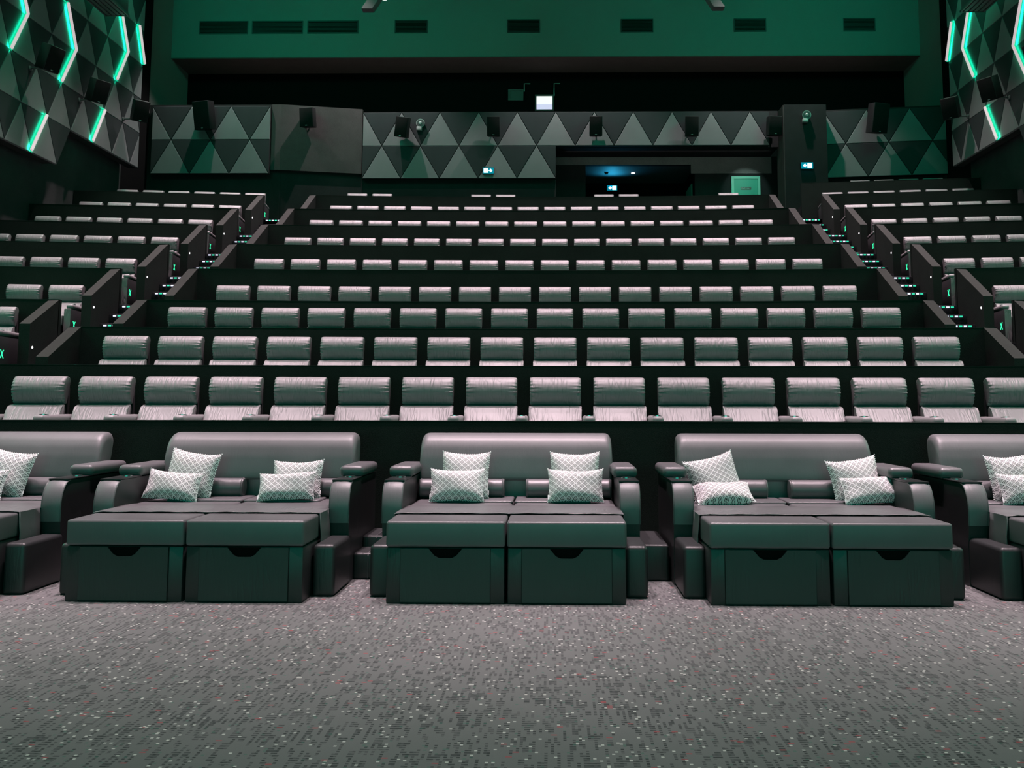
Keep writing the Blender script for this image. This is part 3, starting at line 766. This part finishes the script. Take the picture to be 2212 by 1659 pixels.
for s in (-1, 1):
    side = 'left' if s < 0 else 'right'
    t = thing('acoustic_panelling', f'grey triangle acoustic panelling on the {side} side wall behind green light strips', 'wall panel')
    # u runs with depth
    org = Vector((s * 11.72, 0, 0)); ux = Vector((0, 1, 0)); nr = Vector((-s, 0, 0))
    b = MB(); yb = 22.99
    b.prism([(18.0, LV[0]), (22.42, LV[0]), (22.99, LV[1]), (26.97, LV[1]), (26.97, LV[6]), (18.0, LV[6])], 'x', min(s * 11.72, s * 11.95), max(s * 11.72, s * 11.95))
    part('backing', b, M_BACK, t, None, 0)
    phA = 26.42 - SB * 12; phB = phA + SB / 2
    rows = []
    for r in range(6):
        # base vertices of row r sit on level r; levels 1,3,5 share phase A
        ph = phA if r % 2 == 1 else phB
        if r == 0: rows.append((LV[0], LV[1], 18.0, 22.42, ph - .02))
        else: rows.append((LV[r], LV[r + 1], 18.0, 26.95, ph))
    tri_rows(t, org, ux, nr, rows[1:], SB, 0, 0, 0)
    tri_rows(t, org, ux, nr, [(LV[0], LV[1], 18.0, 99, phB)], SB, 0, 0, 0, umax_pad=23.1)
def bay(t, p0, p1, z0, nrow, nb, phase_top, th=.08, rows_x=None, zc=1.02, back=.12):
    p0 = Vector((*p0, 0)); p1 = Vector((*p1, 0)); ux = (p1 - p0).normalized(); L = (p1 - p0).length; nr = Vector((ux.y, -ux.x, 0))
    return p0, ux, L, nr
# left bay: top row starts with a vertex at the left edge
def bay_panel(label, p0, p1, rows, base):
    t = thing('acoustic_panelling', label, 'wall panel')
    p0 = Vector((*p0, 0)); p1 = Vector((*p1, 0)); ux = (p1 - p0).normalized(); nr = Vector((ux.y, -ux.x, 0))
    b = MB()
    for z0, z1, lo, hi, ph in rows:
        V = []
        for d in (0, -.11):
            for u, z in ((lo, z0), (hi, z0), (hi, z1), (lo, z1)): V.append(p0 + ux * u + Vector((0, 0, z)) + nr * d)
        b.add(V, [(0, 1, 2, 3), (4, 5, 6, 7), (0, 1, 5, 4), (1, 2, 6, 5), (2, 3, 7, 6), (3, 0, 4, 7)])
    part('backing', b, M_BACK, t, None, 0)
    tri_rows(t, p0, ux, nr, rows, base, 0, 0, 0, .05)
B0 = 1.213
bay_panel('grey triangle acoustic panelling on the left bay of the rear wall', (-12.02, 28.66), (-8.36, 28.66), [(9.38, 10.43, 0, 3.65, -B0 / 2), (8.32, 9.38, 0, 3.65, 0)], B0)
B1 = 1.203
bay_panel('long grey triangle acoustic panelling in the middle of the rear wall', (-5.63, 29.22), (7.0, 29.22), [(9.32, 10.39, 0, 12.62, -B1 / 2), (8.29, 9.32, 0, 6.02, 0)], B1)
B2 = 1.27
bay_panel('grey triangle acoustic panelling on the right bay, beyond the pillar', (8.64, 29.20), (12.22, 28.70), [(9.33, 10.37, 0, 3.62, -.60), (8.28, 9.33, 0, 3.62, .03)], B2)

# ------------------------------------------------------------------ green light strips
def strip(s, pts, label):
    side = 'left' if s < 0 else 'right'
    x = s * 11.58
    P3 = [Vector((x, y - .08, z)) for y, z in pts]
    t = thing('light_strip', label, 'light strip', P3[0], 0, f'green light strips on the {side} wall')
    loc = [p - P3[0] for p in P3]
    b = MB()
    for a, c in zip(loc, loc[1:]):
        d = (c - a).normalized(); n = Vector((0, -d.z, d.y)) * .060
        e = -d * .02
        o = Vector((s * .018, 0, 0)); q = Vector((s * .028, 0, 0))
        V = [a + n + e + o, a - n + e + o, c - n - e + o, c + n - e + o, a + n + e + q, a - n + e + q, c - n - e + q, c + n - e + q]
        b.add(V, [(0, 1, 2, 3), (4, 5, 6, 7), (0, 1, 5, 4), (1, 2, 6, 5), (2, 3, 7, 6), (3, 0, 4, 7)])
        # the strip's own light, thrown back onto the panelling
        mid = P3[0] + (a + c) / 2 + Vector((s * .031, 0, 0))
        l = bpy.data.lights.new('strip_glow', 'AREA'); l.shape = 'RECTANGLE'; l.size = (c - a).length; l.size_y = .12; l.energy = 14; l.color = (.0, 1, .50)
        lo = bpy.data.objects.new('strip_glow', l); COL.objects.link(lo)
        zz = Vector((-s, 0, 0)); xx = d; yy = zz.cross(xx)
        mm = Matrix((xx, yy, zz)).transposed().to_4x4(); mm.translation = mid; lo.matrix_world = mm
    part('halo', b, M_HALO, t, 'glowing green channel', 0)  # plate added to draw the green bloom around the tube
    full = [loc[0]]
    for a in loc[1:]: full.append(a)
    part('tube', MB().tube(full, .037, 10, side=Vector((1, 0, 0))), M_TUBE, t, 'pale glowing tube', 60)
STR = [([(20.30, 9.10), (20.86, 10.11), (20.30, 11.13)], 'kinked green light strip, nearest the camera on the {} wall'),
       ([(22.48, 9.10), (23.08, 10.11), (22.55, 11.11)], 'kinked green light strip, middle one of the {} wall'),
       ([(25.33, 10.13), (25.92, 11.13), (25.39, 12.13)], 'kinked green light strip, farthest on the {} wall'),
       ([(21.90, 8.07), (21.33, 7.08)], 'short straight green light strip low on the {} wall, nearer one'),
       ([(24.74, 9.08), (24.17, 8.09)], 'short straight green light strip low on the {} wall, farther one'),
       ([(26.55, 12.15), (27.0, 11.16)], 'short straight green light strip high at the far end of the {} wall')]
for s in (-1, 1):
    for i, (p, l) in enumerate(STR):
        if s > 0 and i == 3: continue
        strip(s, p, l.format('left' if s < 0 else 'right'))

# ------------------------------------------------------------------ speakers
def speaker(label, loc, rz, tilt, w=.42, h=.62, d=.34, roll=0, arm=(0, .3, -.1), g=None):
    R = Matrix.Rotation(rz, 3, 'Z') @ Matrix.Rotation(tilt, 3, 'X') @ Matrix.Rotation(roll, 3, 'Y')
    t = thing('loudspeaker', label, 'speaker', loc, 0, g, rot=R.to_euler())
    part('cabinet', MB().rbox(-w / 2, w / 2, -d / 2, d / 2, -h / 2, h / 2, .012, 2, fn=lambda v: Vector((v.x * (1 - .18 * (v.y / d + .5)), v.y, v.z))), M_SPK, t)
    part('grille', MB().rbox(-w / 2 + .012, w / 2 - .012, -d / 2 - .012, -d / 2 + .004, -h / 2 + .012, h / 2 - .012, .006, 2), M_GRIL, t)
    part('badge', MB().box(-.03, .03, -d / 2 - .015, -d / 2 - .01, -h / 2 + .035, -h / 2 + .05), M_CAP, t, 'tiny pale badge', 0)
    Ri = R.inverted()
    a = Ri @ Vector(arm)
    b = MB().tube([(0, d / 2 - .02, -.1), a * .5 + Vector((0, .05, -.12)), a], .022, 8)
    b.cyl(a - (a.normalized() * .02), a, .06, .03, 12); part('bracket', b, M_METAL, t)
g = 'speakers on the rear wall'
speaker('large black speaker on the left bay of the rear wall', (-10.30, 28.36, 10.06), -.28, .22, .56, .85, .38, arm=(0, .25, -.25), g=g)
speaker('black speaker on the slanted wall, left of the middle panelling', (-7.2, 28.62, 10.06), -.18, .16, .44, .58, .34, arm=(0, .3, -.1), g=g)
speaker('tilted black speaker at the left end of the middle panelling', (-4.33, 28.88, 9.83), -.22, .2, .40, .62, .34, .18, arm=(0, .28, .1), g=g)
speaker('black speaker in front of the middle panelling, above the exit sign', (-1.53, 28.88, 9.84), 0, .2, .40, .60, .34, arm=(0, .285, 0), g=g)
speaker('black speaker above the left part of the corridor opening', (1.61, 28.88, 9.84), 0, .2, .40, .60, .34, arm=(0, .285, 0), g=g)
speaker('black speaker on the middle panelling, right of the corridor opening', (4.54, 28.88, 9.83), 0, .2, .42, .60, .34, arm=(0, .285, 0), g=g)
speaker('black speaker squeezed against the left face of the pillar', (7.06, 28.90, 9.84), .18, .15, .42, .58, .34, arm=(0, .35, 0), g=g)
speaker('large black speaker on the right bay beyond the pillar', (10.06, 28.42, 9.93), .25, .22, .52, .88, .42, .02, arm=(0, .42, -.2), g=g)
for s, ys in ((-1, (21.0, 23.3, 25.75)), (1, (21.0, 23.35, 25.7))):
    side = 'left' if s < 0 else 'right'
    for i, y in enumerate(ys):
        nm = ('nearest the camera', 'middle one', 'farthest')[i]
        speaker(f'black speaker on the {side} side wall, {nm} of three', (s * 11.15, y, (9.15, 9.15, 9.40)[i]), -s * (1.25, 1.05, .75)[i], .35, .42, .58, .34, arm=(s * .49, .1, -.2), g=f'speakers on the {side} side wall')
# air ducts above the side speakers
for s in (-1, 1):
    side = 'left' if s < 0 else 'right'
    t = thing('air_duct', f'slatted air duct end high on the {side} side wall', 'air duct', (s * 11.2, 19.5, 11.5))
    part('casing', MB().rbox(-.30, .30, 0, 4.75, .04, .5, .02, 2), M_METAL, t)
    b = MB(); b.box(-.32, -.28, 0, 4.78, 0, .06); b.box(.28, .32, 0, 4.78, 0, .06); b.box(-.32, .32, 4.74, 4.78, 0, .06)
    part('rim', b, M_METAL, t, None, 0)
    for i in range(4): part('slat', MB().box(-.24 + i * .13, -.15 + i * .13, .02, 4.72, .005, .035), M_METAL, t, None, 0)
# slanted struts showing at the top edge
for s, l in ((-1, 'dark slanted ceiling strut at the top edge, left of centre'), (1, 'dark slanted ceiling strut at the top edge, right of centre')):
    cx = -4.95 if s < 0 else 4.96
    t = thing('ceiling_strut', l, 'strut', (cx, 26, 12.42))
    part('beam', MB().rbox(-.16, .16, 0, .3, 0, CEIL - 12.42, .01, 1, fn=lambda v: v + Vector((-s * v.z * .62, 0, 0))), M_METAL, t, None, 0)

# ------------------------------------------------------------------ sirens, exit signs, door
for x, y, z, l in ((-3.84, 29.17, 9.99, 'round pale siren beside the tilted speaker'), (7.98, 28.69, 10.07, 'round pale siren high on the pillar')):
    t = thing('siren', l, 'siren', (x, y, z), 0, 'wall sirens')
    part('bell', MB().cyl((.02, 0, .04), (0, -1, -.1), .10, .10, 20, 0, .135), M_CAP, t)
    part('rim', MB().cyl((.02, -.098, .03), (0, -1, -.1), .115, .012, 20), M_METAL, t)
    part('horn', MB().cyl((.02, -.10, .03), (0, -1, -.1), .06, .04, 16, 0, .03), M_CAP, t)
    part('bracket', MB().rbox(-.10, .06, -.12, 0, -.19, -.08, .01, 2), M_CAP, t)
def exit_sign(x, y, z, arrow, label, w=.36, h=.21):
    """arrow = +1 points right, -1 points left"""
    t = thing('exit_sign', label, 'exit sign', (x, y, z), 0, 'exit signs')
    part('box', MB().rbox(-w / 2, w / 2, -.05, 0, -h / 2, h / 2, .008, 2), M_BLACK, t)
    part('face', MB().box(-w / 2 + .01, w / 2 - .01, -.056, -.05, -h / 2 + .012, h / 2 - .012), M_SIGN, t, 'glowing blue green face', 0)
    a = -arrow
    b = MB(); b.box(a * .075 - .066, a * .075 + .066, -.062, -.056, -.068, .068); part('pictogram', b, M_SIGNW, t, 'white doorway pictogram', 0)
    b = MB()
    for px, pz, sx, sz in ((-.01, .045, .022, .012), (.022, .0, .012, .022), (-.025, -.005, .010, .012), (-.005, -.042, .034, .010)):
        b.box(a * .075 + px - sx / 2, a * .075 + px + sx / 2, -.064, -.062, pz - sz / 2, pz + sz / 2)
    part('running_figure', b, M_SIGND, t, None, 0)
    c = arrow; b = MB()
    b.prism([(c * .01, .014), (c * .05, .014), (c * .05, .05), (c * .075, .05), (c * .125, 0), (c * .075, -.05), (c * .05, -.05), (c * .05, -.014), (c * .01, -.014)], 'y', -.062, -.056)
    part('arrow', b, M_SIGNW, t, 'white arrow', 0)
exit_sign(-1.70, 29.165, 8.52, 1, 'lit exit sign with arrow to the right on the middle panelling')
exit_sign(2.29, 32.0, 8.61, -1, 'lit exit sign with arrow to the left inside the corridor', .36, .20)
exit_sign(7.98, 28.69, 8.54, -1, 'lit exit sign with arrow to the left on the pillar', .38, .22)
spot('exit_glow', (2.29, 31.85, 8.6), (2.29, 31.6, 9.1), 45, (.03, .5, .9), 160, 1, .05)
spot('exit_glow', (7.98, 28.5, 8.54), (7.98, 28.69, 8.5), .6, (.05, .7, 1), 150, .8, .03)
o = link('corridor_lamp', MB().cyl((2.98, 31.7, 9.05), (0, 0, 1), .06, .015, 16).mesh('corridor_lamp', M_LENS, 30)); tag(o, 'small round ceiling lamp glowing in the corridor', 'lamp')
o = link('smoke_detector', MB().cyl((2.08, 31.6, 9.0), (0, 0, 1), .05, .065, 16, 0, .075).mesh('smoke_detector', M_BLACK, 30)); tag(o, 'small dark smoke detector on the corridor ceiling', 'smoke detector')
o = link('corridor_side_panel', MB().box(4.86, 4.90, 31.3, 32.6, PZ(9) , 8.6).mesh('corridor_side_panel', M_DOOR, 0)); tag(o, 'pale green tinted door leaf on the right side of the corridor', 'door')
t = link('door_1', None, None, (6.5, 30.55, PZ(9))); t['kind'] = 'structure'; t['label'] = 'door with green light in its colour, lighter frame and a small dark plate'
dh = 8.66 - PZ(9)
b = MB()
b.box(-.46, -.38, -.06, .0, 0, dh - .085); b.box(.38, .46, -.06, .0, 0, dh - .085); b.box(-.46, .46, -.06, .0, dh - .085, dh)
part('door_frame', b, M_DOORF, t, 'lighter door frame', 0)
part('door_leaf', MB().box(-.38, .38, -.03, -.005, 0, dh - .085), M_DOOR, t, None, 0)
pl = part('door_plate', MB().box(-.17, .17, -.036, -.03, dh - .44, dh - .35), M_BLACK, t, 'small dark plate with white lettering', 0)
fc = bpy.data.curves.new('plate_lettering', 'FONT'); fc.body = 'STAFF ONLY'; fc.size = .055; fc.align_x = 'CENTER'; fc.align_y = 'CENTER'; fc.extrude = .001
fo = bpy.data.objects.new('plate_lettering', fc); COL.objects.link(fo); fo.parent = pl; fo.location = (0, -.038, dh - .395); fo.rotation_euler = (PI / 2, 0, 0)
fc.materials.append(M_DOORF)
spot('door_fill', (6.5, 28.9, 8.9), (6.5, 30.5, 8.2), 46, (.6, 1, .9), 52, .4, .04)  # added fill aimed at the door, no fixture hangs there
area('recess_fill', (3.9, 29.75, 9.28), (3.9, 30.5, 8.7), 6.4, .08, 2.2, (1, .86, .88))  # added fill so the recess band and walls do not go black

# ------------------------------------------------------------------ downlight fixtures
for i, (x, y) in enumerate(HOUSE):
    t = thing('downlight', 'round recessed downlight in the dark ceiling above the seats', 'downlight', (x, y, CEIL), 0, 'recessed downlights over the seats')
    part('ring', MB().cyl((0, 0, -.02), (0, 0, 1), .15, .03, 20), M_METAL, t)
    part('lens', MB().cyl((0, 0, -.03), (0, 0, 1), .11, .012, 20), M_LENS, t)
for x in (-4.55, -.03, 4.53):
    t = thing('pendant_spotlight', f'hanging spotlight glinting at the top edge, {"left" if x < -1 else "middle" if x < 1 else "right"} of the three', 'spotlight', (x, 26.5, CEIL), 0, 'spotlights hanging by the rear wall')
    part('stem', MB().cyl((0, 0, -1.95), (0, 0, 1), .02, 1.95, 8), M_METAL, t)
    hd = part('head', MB().cyl((0, 0, -2.07), (0, 0, 1), .10, .2, 16), M_METAL, t)
    part('lens', MB().cyl((0, 0, -2.09), (0, 0, 1), .085, .018, 16), M_LENS, hd, 'bright lens')
    spot('pendant_light', (x, 26.5, CEIL - 2.12), (x + .3, 28.9, 9.3), 130, (1, .86, .9), 70, .6, .05)
for x, y in REARL:
    t = thing('pendant_spotlight', 'small spotlight close to the ceiling by the rear wall', 'spotlight', (x, y, CEIL), 0, 'ceiling spotlights by the rear wall')
    part('stem', MB().cyl((0, 0, -.6), (0, 0, 1), .02, .6, 8), M_METAL, t)
    part('head', MB().cyl((0, 0, -.75), (0, 0, 1), .08, .2, 16), M_METAL, t)
